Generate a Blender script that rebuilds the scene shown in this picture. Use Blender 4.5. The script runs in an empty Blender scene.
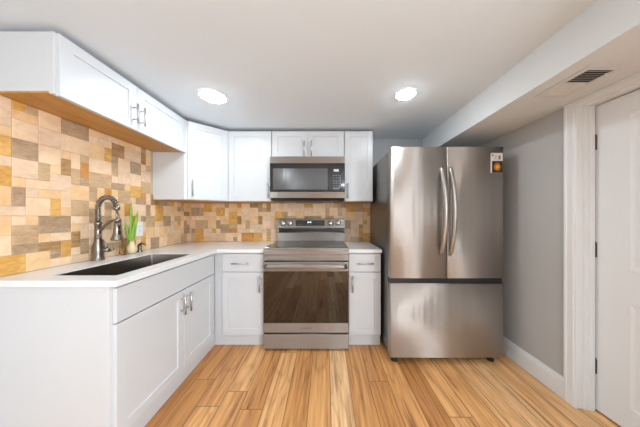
import bpy, bmesh, math, random
from mathutils import Vector, Matrix

C = bpy.context.scene
COL = C.collection

# ------------------------------------------------------------------ camera, world, exposure
F_PX, CX, CY, CAM_Z = 210.3, 325.6, 216.1, 1.209
cam_data = bpy.data.cameras.new('camera')
cam_data.sensor_fit = 'HORIZONTAL'
cam_data.sensor_width = 36.0
cam_data.lens = F_PX / 640.0 * 36.0
cam_data.shift_x = -(CX - 320.0) / 640.0
cam_data.shift_y = (CY - 213.5) / 640.0
cam_data.clip_start = 0.02
cam = bpy.data.objects.new('camera', cam_data)
cam.location = (0, 0, CAM_Z)
cam.rotation_euler = (math.radians(90), 0, 0)
COL.objects.link(cam)
C.camera = cam

world = bpy.data.worlds.new('world')
C.world = world
world.use_nodes = True
world.node_tree.nodes['Background'].inputs[0].default_value = (0.75, 0.85, 1.0, 1)
world.node_tree.nodes['Background'].inputs[1].default_value = 1.0

C.view_settings.view_transform = 'Standard'
C.view_settings.look = 'None'
C.view_settings.gamma = 1.0
C.view_settings.use_curve_mapping = False
C.view_settings.exposure = 0.80
LAMP = 56.0          # radiance of the recessed lamps
ADDED_FILL = 80.0        # watts of the fill light added behind the camera

# fill light added to brighten the room, in an invented window behind the camera
ld = bpy.data.lights.new('added_fill_light', 'AREA')
ld.shape = 'RECTANGLE'; ld.size = 1.7; ld.size_y = 1.1; ld.energy = ADDED_FILL
ld.color = (0.88, 0.94, 1.0)
lo = bpy.data.objects.new('added_fill_light', ld)
lo.location = (1.70, -1.45, 1.30); lo.rotation_euler = (math.radians(90), 0, math.radians(90))
COL.objects.link(lo)

# ------------------------------------------------------------------ room dimensions (camera looks along +Y)
XL, XR, YB, YR = -1.629, 1.583, 2.554, -3.0
ZC = 2.142                       # ceiling
SOF_X, SOF_Z = 1.175, 1.93       # boxed soffit along the right wall
CT, CTH = 0.905, 0.031           # countertop top, thickness
UB, UT = 1.366, 2.113            # wall cabinets bottom, top

# ------------------------------------------------------------------ helpers: nodes
def new_mat(name):
    m = bpy.data.materials.new(name); m.use_nodes = True
    nt = m.node_tree
    return m, nt, nt.nodes['Principled BSDF']

def nd(nt, kind, **kw):
    n = nt.nodes.new(kind)
    for k, v in kw.items():
        setattr(n, k, v)
    return n

def setin(n, **kw):
    for k, v in kw.items():
        n.inputs[k.replace('_', ' ')].default_value = v

def math_node(nt, op, a, b=None, c=None):
    n = nd(nt, 'ShaderNodeMath', operation=op)
    for i, v in enumerate((a, b, c)):
        if v is None: continue
        if isinstance(v, (int, float)): n.inputs[i].default_value = v
        else: nt.links.new(v, n.inputs[i])
    return n.outputs[0]

def ramp(nt, fac, stops, interp='LINEAR'):
    r = nd(nt, 'ShaderNodeValToRGB'); r.color_ramp.interpolation = interp
    el = r.color_ramp.elements
    while len(el) < len(stops): el.new(0.5)
    for e, (p, c) in zip(el, stops):
        e.position = p; e.color = (*c, 1)
    nt.links.new(fac, r.inputs[0])
    return r.outputs[0]

def mix(nt, fac, a, b, mode='MIX'):
    n = nd(nt, 'ShaderNodeMix', data_type='RGBA', blend_type=mode)
    for i, v in ((0, fac), (6, a), (7, b)):
        if isinstance(v, (int, float)): n.inputs[i].default_value = v
        elif isinstance(v, tuple): n.inputs[i].default_value = (*v, 1)
        else: nt.links.new(v, n.inputs[i])
    return n.outputs[2]

def mapped(nt, scale, loc=(0, 0, 0)):
    tc = nd(nt, 'ShaderNodeTexCoord'); mp = nd(nt, 'ShaderNodeMapping')
    nt.links.new(tc.outputs['Object'], mp.inputs[0])
    mp.inputs['Scale'].default_value = scale
    mp.inputs['Location'].default_value = loc
    return mp.outputs[0]

def noise(nt, vec, scale, detail=3, rough=0.5, dist=0.0):
    n = nd(nt, 'ShaderNodeTexNoise')
    nt.links.new(vec, n.inputs['Vector'])
    setin(n, Scale=scale, Detail=detail, Roughness=rough, Distortion=dist)
    return n.outputs[0]

def bump(nt, bsdf, h, strength, dist=0.001):
    b = nd(nt, 'ShaderNodeBump'); setin(b, Strength=strength, Distance=dist)
    nt.links.new(h, b.inputs['Height']); nt.links.new(b.outputs[0], bsdf.inputs['Normal'])

def paint(name, col, rough=0.4, bump_s=0.0, scale=60, var=0.03, **kw):
    m, nt, b = new_mat(name)
    v = mapped(nt, (1, 1, 1))
    n = noise(nt, v, 3.0, 3)
    lo_ = tuple(max(0, c * (1 - var)) for c in col)
    nt.links.new(ramp(nt, n, [(0.3, lo_), (0.7, col)]), b.inputs['Base Color'])
    b.inputs['Roughness'].default_value = rough
    for k, x in kw.items(): b.inputs[k.replace('_', ' ')].default_value = x
    if bump_s: bump(nt, b, noise(nt, v, scale, 4), bump_s)
    return m

def metal(name, col, rough, brushed=None, wav=0.0, aniso=0.0):
    m, nt, b = new_mat(name)
    b.inputs['Metallic'].default_value = 1.0
    b.inputs['Roughness'].default_value = rough
    v = mapped(nt, brushed or (1, 1, 1))
    n = noise(nt, v, 40 if brushed else 8, 3)
    nt.links.new(ramp(nt, n, [(0.25, tuple(c * 0.94 for c in col)), (0.75, col)]), b.inputs['Base Color'])
    if aniso:
        t = nd(nt, 'ShaderNodeTangent', direction_type='RADIAL', axis='Z')
        nt.links.new(t.outputs[0], b.inputs['Tangent'])
        b.inputs['Anisotropic'].default_value = aniso; b.inputs['Anisotropic Rotation'].default_value = 0.25
    if wav:
        v2 = mapped(nt, (12.0, 1.0, 0.0))
        bump(nt, b, noise(nt, v2, 1.0, 1, 0.4), wav, 0.05)
    return m

def emit(name, col, s):
    m, nt, b = new_mat(name)
    b.inputs['Base Color'].default_value = (*col, 1)
    b.inputs['Emission Color'].default_value = (*col, 1)
    b.inputs['Emission Strength'].default_value = s
    return m

M = {}
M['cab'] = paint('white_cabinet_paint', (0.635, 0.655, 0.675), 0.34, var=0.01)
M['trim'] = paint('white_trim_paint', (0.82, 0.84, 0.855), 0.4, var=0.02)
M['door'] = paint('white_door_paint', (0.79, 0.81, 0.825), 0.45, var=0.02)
M['ceil'] = paint('ceiling_paint', (0.78, 0.86, 0.93), 0.9, 0.05, 90, var=0.02)
M['sof'] = paint('soffit_paint', (0.735, 0.76, 0.775), 0.8, 0.06, 90, var=0.02)
M['grey'] = paint('grey_wall_paint', (0.49, 0.495, 0.49), 0.7, 0.08, 120, var=0.02)
M['plastic'] = paint('white_plastic', (0.84, 0.84, 0.83), 0.35)
M['steel'] = metal('brushed_stainless', (0.585, 0.545, 0.51), 0.55, (0.6, 1.0, 14.0), 0.10, 0.93)
M['steel_range'] = metal('range_stainless', (0.42, 0.385, 0.355), 0.46, (0.6, 1.0, 14.0), 0.06, 0.95)
M['steel_dark'] = metal('dark_grey_steel', (0.26, 0.25, 0.24), 0.38)
M['handle'] = metal('satin_nickel', (0.60, 0.59, 0.57), 0.3)
M['fridge_handle'] = metal('fridge_handle_steel', (0.46, 0.44, 0.41), 0.38)
M['faucet'] = metal('faucet_brushed_nickel', (0.27, 0.24, 0.205), 0.3)
M['faucet_dark'] = paint('black_rubber_button', (0.02, 0.02, 0.02), 0.4)
M['sink'] = metal('sink_stainless', (0.36, 0.33, 0.30), 0.30, (1, 14, 1))  # darkened brown to stand for shade and floor reflection in the bowl
M['black'] = paint('black_plastic', (0.012, 0.012, 0.013), 0.35)
M['rubber'] = paint('black_rubber', (0.02, 0.02, 0.02), 0.7)
M['screw'] = metal('black_hinge_metal', (0.05, 0.05, 0.05), 0.4)
M['grout'] = paint('tan_grout', (0.52, 0.42, 0.31), 0.9)
M['lampface'] = emit('lamp_diffuser', (0.84, 0.94, 1.0), LAMP)
M['blue'] = emit('blue_clock_digits', (0.25, 0.6, 1.0), 2.5)
M['lcd'] = paint('pale_display', (0.62, 0.64, 0.66), 0.3)
M['keys'] = paint('grey_key_print', (0.20, 0.20, 0.21), 0.4)
M['print'] = paint('grey_logo_print', (0.16, 0.14, 0.13), 0.5)
M['vent_dark'] = paint('dark_duct', (0.03, 0.03, 0.03), 0.8)
M['ventwhite'] = paint('register_white', (0.70, 0.70, 0.70), 0.5)

def dark_glass(name, col, ior=1.8, rough=0.04):
    m, nt, b = new_mat(name)
    v = mapped(nt, (1, 1, 1)); n = noise(nt, v, 2.0, 2)
    nt.links.new(ramp(nt, n, [(0.3, tuple(c * .8 for c in col)), (0.7, col)]), b.inputs['Base Color'])
    b.inputs['Roughness'].default_value = rough
    b.inputs['IOR'].default_value = ior
    return m
M['oven_glass'] = dark_glass('oven_window_glass', (0.010, 0.006, 0.004), 1.72, 0.012)
M['mw_glass'] = dark_glass('microwave_window_glass', (0.055, 0.055, 0.055), 1.85, 0.18)
M['mw_black'] = dark_glass('microwave_black_glass', (0.008, 0.008, 0.009), 1.6, 0.08)
M['cooktop'] = dark_glass('ceramic_cooktop_glass', (0.02, 0.016, 0.013), 2.4, 0.04)

def quartz():
    m, nt, b = new_mat('white_quartz')
    v = mapped(nt, (1, 1, 1))
    n = noise(nt, v, 3.5, 6, 0.6, 1.2)
    c = ramp(nt, n, [(0.44, (0.79, 0.81, 0.83)), (0.5, (0.75, 0.77, 0.79)), (0.56, (0.79, 0.81, 0.83))])
    nt.links.new(c, b.inputs['Base Color'])
    b.inputs['Roughness'].default_value = 0.18
    return m
M['quartz'] = quartz()

def ply():
    m, nt, b = new_mat('honey_plywood')
    v = mapped(nt, (14, 1.2, 14))
    n = noise(nt, v, 3.0, 5, 0.6, 0.6)
    c = ramp(nt, n, [(0.3, (0.42, 0.19, 0.035)), (0.55, (0.55, 0.27, 0.06)), (0.75, (0.62, 0.33, 0.085))])
    nt.links.new(c, b.inputs['Base Color']); b.inputs['Roughness'].default_value = 0.45
    return m
M['ply'] = ply()

def oak_floor():
    m, nt, b = new_mat('oak_plank_floor')
    tc = nd(nt, 'ShaderNodeTexCoord'); sx = nd(nt, 'ShaderNodeSeparateXYZ')
    nt.links.new(tc.outputs['Object'], sx.inputs[0])
    X, Y = sx.outputs[0], sx.outputs[1]
    W, L = 0.142, 1.22
    u = math_node(nt, 'DIVIDE', math_node(nt, 'ADD', X, 10.05), W)
    col = math_node(nt, 'FLOOR', u); fu = math_node(nt, 'FRACT', u)
    wn = nd(nt, 'ShaderNodeTexWhiteNoise', noise_dimensions='1D'); nt.links.new(col, wn.inputs['W'])
    v = math_node(nt, 'ADD', math_node(nt, 'DIVIDE', math_node(nt, 'ADD', Y, 20.0), L), math_node(nt, 'MULTIPLY', wn.outputs['Value'], 7.3))
    row = math_node(nt, 'FLOOR', v); fv = math_node(nt, 'FRACT', v)
    cb = nd(nt, 'ShaderNodeCombineXYZ'); nt.links.new(col, cb.inputs[0]); nt.links.new(row, cb.inputs[1])
    w2 = nd(nt, 'ShaderNodeTexWhiteNoise', noise_dimensions='2D'); nt.links.new(cb.outputs[0], w2.inputs['Vector'])
    rnd = w2.outputs['Value']
    gx = math_node(nt, 'MULTIPLY', X, 44.0)
    gy = math_node(nt, 'ADD', math_node(nt, 'MULTIPLY', Y, 1.6), math_node(nt, 'MULTIPLY', rnd, 37.0))
    gv = nd(nt, 'ShaderNodeCombineXYZ')
    nt.links.new(gx, gv.inputs[0]); nt.links.new(gy, gv.inputs[1]); nt.links.new(math_node(nt, 'MULTIPLY', rnd, 19.0), gv.inputs[2])
    g1 = noise(nt, gv.outputs[0], 1.0, 6, 0.62, 0.5)
    # cathedral figure
    cv = nd(nt, 'ShaderNodeCombineXYZ')
    nt.links.new(math_node(nt, 'MULTIPLY', X, 7.0), cv.inputs[0])
    nt.links.new(math_node(nt, 'ADD', math_node(nt, 'MULTIPLY', Y, 0.9), math_node(nt, 'MULTIPLY', rnd, 61.0)), cv.inputs[1])
    nt.links.new(math_node(nt, 'MULTIPLY', rnd, 11.0), cv.inputs[2])
    c1 = noise(nt, cv.outputs[0], 1.0, 2, 0.5, 0.3)
    rings = math_node(nt, 'FRACT', math_node(nt, 'MULTIPLY', c1, 9.0))
    rings = math_node(nt, 'ABSOLUTE', math_node(nt, 'SUBTRACT', rings, 0.5))
    base = ramp(nt, rnd, [(0.0, (0.50, 0.22, 0.066)), (0.3, (0.66, 0.325, 0.115)), (0.55, (0.76, 0.40, 0.155)), (0.8, (0.82, 0.475, 0.21)), (1.0, (0.90, 0.60, 0.33))])
    grain = ramp(nt, g1, [(0.30, (0.40, 0.30, 0.23)), (0.46, (0.90, 0.86, 0.82)), (0.68, (1.2, 1.21, 1.21))])
    c = mix(nt, 0.95, base, grain, 'MULTIPLY')
    rg = ramp(nt, rings, [(0.0, (0.66, 0.56, 0.46)), (0.18, (0.97, 0.96, 0.95)), (0.5, (1.03, 1.03, 1.03))])
    c = mix(nt, 0.5, c, rg, 'MULTIPLY')
    # seams
    eu = math_node(nt, 'MINIMUM', fu, math_node(nt, 'SUBTRACT', 1.0, fu))
    ev = math_node(nt, 'MINIMUM', fv, math_node(nt, 'SUBTRACT', 1.0, fv))
    su = math_node(nt, 'LESS_THAN', eu, 0.016); sv = math_node(nt, 'LESS_THAN', ev, 0.0018)
    seam = math_node(nt, 'MAXIMUM', su, sv)
    c = mix(nt, math_node(nt, 'MULTIPLY', seam, 0.8), c, (0.14, 0.065, 0.02))
    nt.links.new(c, b.inputs['Base Color'])
    b.inputs['Roughness'].default_value = 0.36
    h = math_node(nt, 'SUBTRACT', math_node(nt, 'MULTIPLY', g1, 0.3), seam)
    bump(nt, b, h, 0.25, 0.0008)
    return m
M['floor'] = oak_floor()

def stone(name, cols, sc, veiny, seed):
    m, nt, b = new_mat(name)
    v = mapped(nt, (1, 1, veiny), (seed * 3.1, seed * 1.7, seed))
    n = noise(nt, v, sc, 6, 0.62, 0.8)
    n2 = noise(nt, v, 6.0, 2)
    f = math_node(nt, 'ADD', math_node(nt, 'MULTIPLY', n, 0.7), math_node(nt, 'MULTIPLY', n2, 0.3))
    nt.links.new(ramp(nt, f, [(0.33, cols[0]), (0.5, cols[1]), (0.66, cols[2])]), b.inputs['Base Color'])
    b.inputs['Roughness'].default_value = 0.42
    bump(nt, b, n, 0.2, 0.001)
    return m
STONE = [
    (stone('cream_travertine', [(0.750, 0.513, 0.315), (0.840, 0.599, 0.389), (0.899, 0.673, 0.474)], 14, 1.0, 1), 38),
    (stone('pale_beige_travertine', [(0.636, 0.439, 0.274), (0.761, 0.545, 0.368), (0.840, 0.630, 0.453)], 16, 2.0, 2), 26),
    (stone('peach_travertine', [(0.713, 0.441, 0.216), (0.802, 0.524, 0.275), (0.858, 0.598, 0.345)], 15, 1.0, 3), 20),
    (stone('tan_travertine', [(0.455, 0.286, 0.151), (0.563, 0.376, 0.214), (0.649, 0.455, 0.277)], 22, 2.5, 4), 14),
    (stone('taupe_travertine', [(0.314, 0.198, 0.111), (0.443, 0.297, 0.178), (0.551, 0.385, 0.241)], 30, 3.0, 5), 12),
    (stone('brown_travertine', [(0.238, 0.124, 0.046), (0.400, 0.225, 0.091), (0.541, 0.331, 0.151)], 26, 3.5, 6), 5),
    (stone('ochre_travertine', [(0.523, 0.253, 0.051), (0.670, 0.359, 0.092), (0.784, 0.486, 0.166)], 18, 2.0, 7), 8),
    (stone('rust_travertine', [(0.487, 0.192, 0.041), (0.584, 0.265, 0.068), (0.681, 0.346, 0.114)], 18, 1.0, 8), 3),
]

# ------------------------------------------------------------------ helpers: meshes
def box(bm, x0, x1, y0, y1, z0, z1, bev=0.0, seg=1, mi=0, mtx=None):
    r = bmesh.ops.create_cube(bm, size=1.0)
    vs = r['verts']
    for v in vs:
        v.co = Vector(((x0 + x1) / 2 + v.co.x * (x1 - x0), (y0 + y1) / 2 + v.co.y * (y1 - y0), (z0 + z1) / 2 + v.co.z * (z1 - z0)))
    fs = {f for v in vs for f in v.link_faces}
    for f in fs: f.material_index = mi
    if bev:
        es = list({e for v in vs for e in v.link_edges})
        rr = bmesh.ops.bevel(bm, geom=es, offset=bev, segments=seg, affect='EDGES', profile=0.5)
        vs = list({v for f in rr['faces'] for v in f.verts} | {v for v in vs if v.is_valid})
        for f in rr['faces']: f.material_index = mi
    if mtx is not None:
        for v in vs: v.co = mtx @ v.co
    return vs

def frames(pts):
    out = []; up = None
    for i, p in enumerate(pts):
        t = (pts[min(i + 1, len(pts) - 1)] - pts[max(i - 1, 0)]).normalized()
        if up is None:
            a = Vector((0, 0, 1)) if abs(t.z) < 0.9 else Vector((1, 0, 0))
            up = (a - t * a.dot(t)).normalized()
        else:
            up = (up - t * up.dot(t)).normalized()
        out.append((up, t.cross(up)))
    return out

def tube(bm, pts, r, seg=10, mi=0, flat=(1, 1)):
    pts = [Vector(p) for p in pts]
    rs = r if isinstance(r, (list, tuple)) else [r] * len(pts)
    rings = []
    for p, (a, b), q in zip(pts, frames(pts), rs):
        rings.append([bm.verts.new(p + (a * math.cos(k * 2 * math.pi / seg) * flat[0] + b * math.sin(k * 2 * math.pi / seg) * flat[1]) * q) for k in range(seg)])
    for r0, r1 in zip(rings, rings[1:]):
        for k in range(seg):
            f = bm.faces.new((r0[k], r0[(k + 1) % seg], r1[(k + 1) % seg], r1[k])); f.smooth = True; f.material_index = mi
    f = bm.faces.new(rings[0][::-1]); f.material_index = mi
    f = bm.faces.new(rings[-1]); f.material_index = mi

def lathe(bm, prof, c, axis='Z', seg=24, mi=0, smooth=True, cap=True):
    c = Vector(c); rings = []
    for r, h in prof:
        ring = []
        for k in range(seg):
            a = k * 2 * math.pi / seg
            p = {'Z': (r * math.cos(a), r * math.sin(a), h), 'Y': (r * math.cos(a), h, r * math.sin(a)), 'X': (h, r * math.cos(a), r * math.sin(a))}[axis]
            ring.append(bm.verts.new(c + Vector(p)))
        rings.append(ring)
    for r0, r1 in zip(rings, rings[1:]):
        for k in range(seg):
            f = bm.faces.new((r0[k], r0[(k + 1) % seg], r1[(k + 1) % seg], r1[k])); f.smooth = smooth; f.material_index = mi
    if cap:
        bm.faces.new(rings[0][::-1]).material_index = mi
        bm.faces.new(rings[-1]).material_index = mi

def prism(bm, poly, axis, a, b, mi=0):
    """poly: 2-D outline; axis 'X' -> poly is (y, z), 'Y' -> (x, z), 'Z' -> (x, y)"""
    def P(p, t): return {'X': (t, p[0], p[1]), 'Y': (p[0], t, p[1]), 'Z': (p[0], p[1], t)}[axis]
    v0 = [bm.verts.new(P(p, a)) for p in poly]; v1 = [bm.verts.new(P(p, b)) for p in poly]
    n = len(poly)
    fs = [bm.faces.new(v0), bm.faces.new(v1[::-1])]
    for k in range(n): fs.append(bm.faces.new((v0[k], v0[(k + 1) % n], v1[(k + 1) % n], v1[k])))
    for f in fs: f.material_index = mi
    return v0 + v1

def world_loc(o):
    p = Vector((0, 0, 0))
    while o is not None: p = p + o.location; o = o.parent
    return p

def obj(name, bm, mats, parent=None, label=None, at=None):
    """bm is in world coordinates; the object is linked as ONE mesh under parent"""
    bmesh.ops.recalc_face_normals(bm, faces=bm.faces)
    off = world_loc(parent) if parent is not None else Vector(at or (0, 0, 0))
    bmesh.ops.translate(bm, verts=bm.verts, vec=-off)
    me = bpy.data.meshes.new(name); bm.to_mesh(me); bm.free()
    for m in (mats if isinstance(mats, (list, tuple)) else [mats]): me.materials.append(m)
    o = bpy.data.objects.new(name, me); COL.objects.link(o)
    if parent is not None: o.parent = parent
    elif at: o.location = at
    if label: o['label'] = label
    return o

def tag(o, label, cat, group=None):
    o['label'] = label; o['category'] = cat
    if group: o['group'] = group
    return o

def thing(name, label, cat, loc, group=None):
    o = bpy.data.objects.new(name, None); COL.objects.link(o)
    o.location = loc; o.empty_display_size = 0.05
    return tag(o, label, cat, group)

def struct(name, bm, mats, parent=None, label=None):
    o = obj(name, bm, mats, parent)
    o['kind'] = 'structure'
    if label: o['label'] = label
    return o

B = bmesh.new

# ------------------------------------------------------------------ the room
b = B(); box(b, XL - .2, 2.0, YR - .2, YB + .2, -0.08, 0.0); struct('floor', b, M['floor'])
b = B(); box(b, XL - .2, 2.0, YR - .2, YB + .2, ZC, ZC + 0.1); struct('ceiling', b, M['ceil'])
b = B(); box(b, XL - .15, 1.74, YB, YB + 0.12, 0, ZC); struct('wall_back', b, M['grey'])
b = B(); box(b, XL - .12, XL, YR, YB, 0, ZC); struct('wall_left', b, M['grey'])
# right wall with the doorway (opening y 0.57..1.33)
DY0, DY1, DZ, DX = 0.56, 1.33, 1.915, 1.676
b = B()
WY0, WY1, WZ0, WZ1 = -2.35, -0.55, 0.72, 1.88          # opening of the added window, for the fill light
box(b, XR, 1.80, DY1, YB, 0, ZC); box(b, XR, 1.80, DY0, DY1, DZ, ZC)
box(b, 1.80, 1.86, DY0 - .1, YB, 0, ZC)  # unseen backing added so no light leaks round the door
box(b, XR, 1.80, WY1, DY0, 0, ZC); box(b, XR, 1.80, YR, WY0, 0, ZC)
box(b, XR, 1.80, WY0, WY1, 0, WZ0); box(b, XR, 1.80, WY0, WY1, WZ1, ZC)
struct('wall_right', b, M['grey'])
b = B(); box(b, XL - .12, 1.80, YR - .12, YR, 0, ZC); struct('wall_rear', b, M['grey'])
b = B()
for y0, y1, z0, z1 in ((WY0 - .08, WY0, WZ0 - .08, WZ1 + .04), (WY1, WY1 + .08, WZ0 - .08, WZ1 + .04), (WY0, WY1, WZ1, WZ1 + .04), (WY0, WY1, WZ0 - .08, WZ0), ((WY0 + WY1) / 2 - .03, (WY0 + WY1) / 2 + .03, WZ0, WZ1)):
    box(b, XR - .02, XR, y0, y1, z0, z1, .003)
struct('added_window', b, M['trim'])  # unseen window, invented to let the fill light in
# boxed soffit along the right wall
b = B(); box(b, SOF_X, XR, YR, YB, SOF_Z, ZC); struct('wall_soffit', b, M['sof'])
# door casing, jamb and stop
b = B()
CW = 0.050
for y0, y1 in ((DY1, DY1 + CW), (DY0 - CW, DY0)):
    s = 1 if y0 > 1 else -1
    box(b, XR - .018, XR, y0, y1, 0, SOF_Z, .002)
    ya, yb = (DY1 + CW - .016, DY1 + CW + .004) if s > 0 else (DY0 - CW - .004, DY0 - CW + .016)
    box(b, XR - .021, XR, ya, yb, 0, SOF_Z, .004)
box(b, XR - .018, XR, DY0, DY1, DZ - .012, SOF_Z, .002)
# jambs lining the opening
box(b, XR - .012, DX + .05, DY1 - .012, DY1 + .004, 0, DZ, .002)
box(b, XR - .012, DX + .05, DY0 - .004, DY0 + .012, 0, DZ, .002)
box(b, XR - .012, DX + .05, DY0, DY1, DZ - .014, DZ + .002, .002)
# stops (steps on the jamb in front of the door)
box(b, XR + .030, DX - .008, DY1 - .022, DY1 - .010, 0, DZ, .002)
box(b, XR + .058, DX - .008, DY1 - .030, DY1 - .020, 0, DZ, .002)
box(b, XR + .030, DX - .008, DY0, DY1 - .02, DZ - .024, DZ - .012, .002)
struct('trim_1', b, M['trim'], label='white casing and jamb around the panelled door')
# baseboard with a stepped moulded top
b = B()
prism(b, [(XR, 0), (XR - .015, 0), (XR - .015, .108), (XR - .011, .114), (XR - .011, .124), (XR - .006, .132), (XR - .005, .140), (XR, .140)], 'Y', DY1 + CW, YB)
struct('baseboard_right', b, M['trim'])
b = B()
prism(b, [(XR, 0), (XR - .015, 0), (XR - .015, .108), (XR - .006, .132), (XR, .140)], 'Y', YR, DY0 - CW)
struct('baseboard_near', b, M['trim'])

# four-panel door, hinged on the far jamb, standing a hand's breadth off its latch
def door_slab():
    bm = B()
    Wd, Hd, T = 0.742, DZ - 0.035, 0.035
    ang = math.radians(3.0)
    # local: u along -Y from the hinge, depth +X
    mtx = Matrix.Translation((DX, DY1 - .016, 0.012)) @ Matrix.Rotation(ang, 4, 'Z')
    cols = [(0.152, 0.335), (0.407, 0.59)]
    rows = [(0.13, 0.705), (0.895, 1.765)]
    us = sorted({0, Wd, *[c for p in cols for c in p]}); zs = sorted({0, Hd, *[c for p in rows for c in p]})
    vd = {}
    def V(u, z, d=0):
        k = (round(u, 5), round(z, 5), round(d, 5))
        if k not in vd: vd[k] = bm.verts.new(mtx @ Vector((d, -u, z)))
        return vd[k]
    for i in range(len(us) - 1):
        for j in range(len(zs) - 1):
            u0, u1, z0, z1 = us[i], us[i + 1], zs[j], zs[j + 1]
            if (u0, u1) in cols and (z0, z1) in rows:
                steps = [(0, 0), (.006, .004), (.014, .0055), (.030, .0055), (.046, .002)]
                for (a, d0), (c, d1) in zip(steps, steps[1:]):
                    A = [V(u0 + a, z0 + a, d0), V(u1 - a, z0 + a, d0), V(u1 - a, z1 - a, d0), V(u0 + a, z1 - a, d0)]
                    D = [V(u0 + c, z0 + c, d1), V(u1 - c, z0 + c, d1), V(u1 - c, z1 - c, d1), V(u0 + c, z1 - c, d1)]
                    for k in range(4): bm.faces.new((A[k], A[(k + 1) % 4], D[(k + 1) % 4], D[k]))
                bm.faces.new(D)
            else:
                bm.faces.new((V(u0, z0), V(u1, z0), V(u1, z1), V(u0, z1)))
    F = [V(0, 0), V(Wd, 0), V(Wd, Hd), V(0, Hd)]; K = [V(0, 0, T), V(Wd, 0, T), V(Wd, Hd, T), V(0, Hd, T)]
    # back and edges
    bm.faces.new(K)
    def strip(a, c, pts):
        seq = [a] + pts + [c]
        return seq
    for (p, q) in ((0, 1), (1, 2), (2, 3), (3, 0)):
        pu = [(0, 0), (Wd, 0), (Wd, Hd), (0, Hd)]
        (ua, za), (ub_, zb) = pu[p], pu[q]
        if za == zb: mids = [V(u, za) for u in (us if ub_ > ua else us[::-1])]
        else: mids = [V(ua, z) for z in (zs if zb > za else zs[::-1])]
        bm.faces.new(mids + [K[q], K[p]])
    return bm
d1 = struct('door_1', door_slab(), M['door'], label='white panelled door in the grey wall')
for z0 in (0.235, 0.955, 1.62):
    bm = B()
    lathe(bm, [(.0065, 0), (.0065, .088)], (DX - .004, DY1 - .026, z0), seg=12)
    lathe(bm, [(.0045, .088), (.0045, .094), (.001, .096)], (DX - .004, DY1 - .026, z0), seg=12)
    struct('hinge', bm, M['screw'], parent=d1)

# ------------------------------------------------------------------ tile backsplash
def mosaic(length, regions, unit, seed):
    """random rectangles on a grid; regions(i, j) says where tile is wanted"""
    rnd = random.Random(seed)
    ni, nj = length
    used = set(); out = []
    sizes = [((2, 2), 36), ((2, 1), 22), ((1, 2), 16), ((1, 1), 18), ((3, 2), 9), ((2, 3), 4), ((3, 1), 4)]
    last = {}
    for j in range(nj):
        for i in range(ni):
            if (i, j) in used or not regions(i, j): continue
            opts = []
            for (w, h), p in sizes:
                cells = [(i + a, j + c) for a in range(w) for c in range(h)]
                if all(q not in used and regions(*q) for q in cells): opts.append(((w, h), p))
            (w, h) = rnd.choices([o for o, _ in opts], [p for _, p in opts])[0]
            cells = [(i + a, j + c) for a in range(w) for c in range(h)]
            used.update(cells)
            near = {last.get(q) for q in ((i - 1, j), (i, j - 1), (i + w - 1, j - 1), (i - 1, j + h - 1))}
            for _ in range(6):
                k = rnd.choices(range(len(STONE)), [s[1] for s in STONE])[0]
                if k not in near: break
            for q in cells: last[q] = k
            out.append((i, j, w, h, k, rnd.random()))
    return out

U = 0.0508
def tile_panel(name, label, tiles, place, clip, base_boxes):
    bm = B()
    for bb in base_boxes: box(bm, *bb, mi=len(STONE))
    g = 0.0009
    for i, j, w, h, k, r in tiles:
        a0, a1, z0, z1 = i * U + g, (i + w) * U - g, j * U + g, (j + h) * U - g
        a0, a1, z0, z1 = clip(a0, a1, z0, z1)
        if a1 - a0 < .004 or z1 - z0 < .004: continue
        d = 0.0072 + r * 0.0012; c = 0.0015
        lo_ = [(a0, z0), (a1, z0), (a1, z1), (a0, z1)]
        hi = [(a0 + c, z0 + c), (a1 - c, z0 + c), (a1 - c, z1 - c), (a0 + c, z1 - c)]
        v0 = [bm.verts.new(place(a, z, 0.004)) for a, z in lo_]
        v1 = [bm.verts.new(place(a, z, d - .001)) for a, z in lo_]
        v2 = [bm.verts.new(place(a, z, d)) for a, z in hi]
        fs = [bm.faces.new(v2)]
        for q in range(4):
            fs.append(bm.faces.new((v0[q], v0[(q + 1) % 4], v1[(q + 1) % 4], v1[q])))
            fs.append(bm.faces.new((v1[q], v1[(q + 1) % 4], v2[(q + 1) % 4], v2[q])))
        for f in fs: f.material_index = k
    o = obj(name, bm, [s[0] for s in STONE] + [M['grout']])
    return tag(o, label, 'backsplash', 'stone mosaic backsplash')

LZ1 = 1.812                                           # top of tile on the left wall, under the short cabinets
LY0 = 0.985
clipL = lambda a0, a1, z0, z1: (a0, min(a1, YB - .010 - LY0), z0, min(z1, LZ1 - CT))
regL = lambda i, j: i * U + LY0 < YB - .012 and j * U + CT < (LZ1 if i * U + LY0 < 1.93 else 1.38)
tl = mosaic((31, 18), regL, U, 23)
def clipL2(a0, a1, z0, z1):
    a0, a1, z0, z1 = clipL(a0, a1, z0, z1)
    if a0 + LY0 > 1.965: z1 = min(z1, UB + .012 - CT)
    return a0, a1, z0, z1
tile_panel('tile_backsplash', 'tall stone mosaic backsplash on the wall behind the kitchen faucet', tl,
           lambda a, z, d: Vector((XL + d, LY0 + a, CT + z)), clipL2,
           [(XL + .0006, XL + .005, LY0, YB - .0006, CT, UB), (XL + .0006, XL + .005, LY0, 1.979, UB, LZ1)])
BX1 = 0.545
clipB = lambda a0, a1, z0, z1: (a0, min(a1, BX1 - XL), z0, min(z1, UB + .012 - CT))
tb = mosaic((43, 10), lambda i, j: i * U < BX1 - XL - .005 and j * U < UB - CT, U, 5)
tile_panel('tile_backsplash', 'low stone mosaic backsplash on the wall behind the range', tb,
           lambda a, z, d: Vector((XL + a, YB - d, CT + z)), clipB, [(XL + .005, BX1, YB - .005, YB - .0006, CT, UB)])

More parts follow.
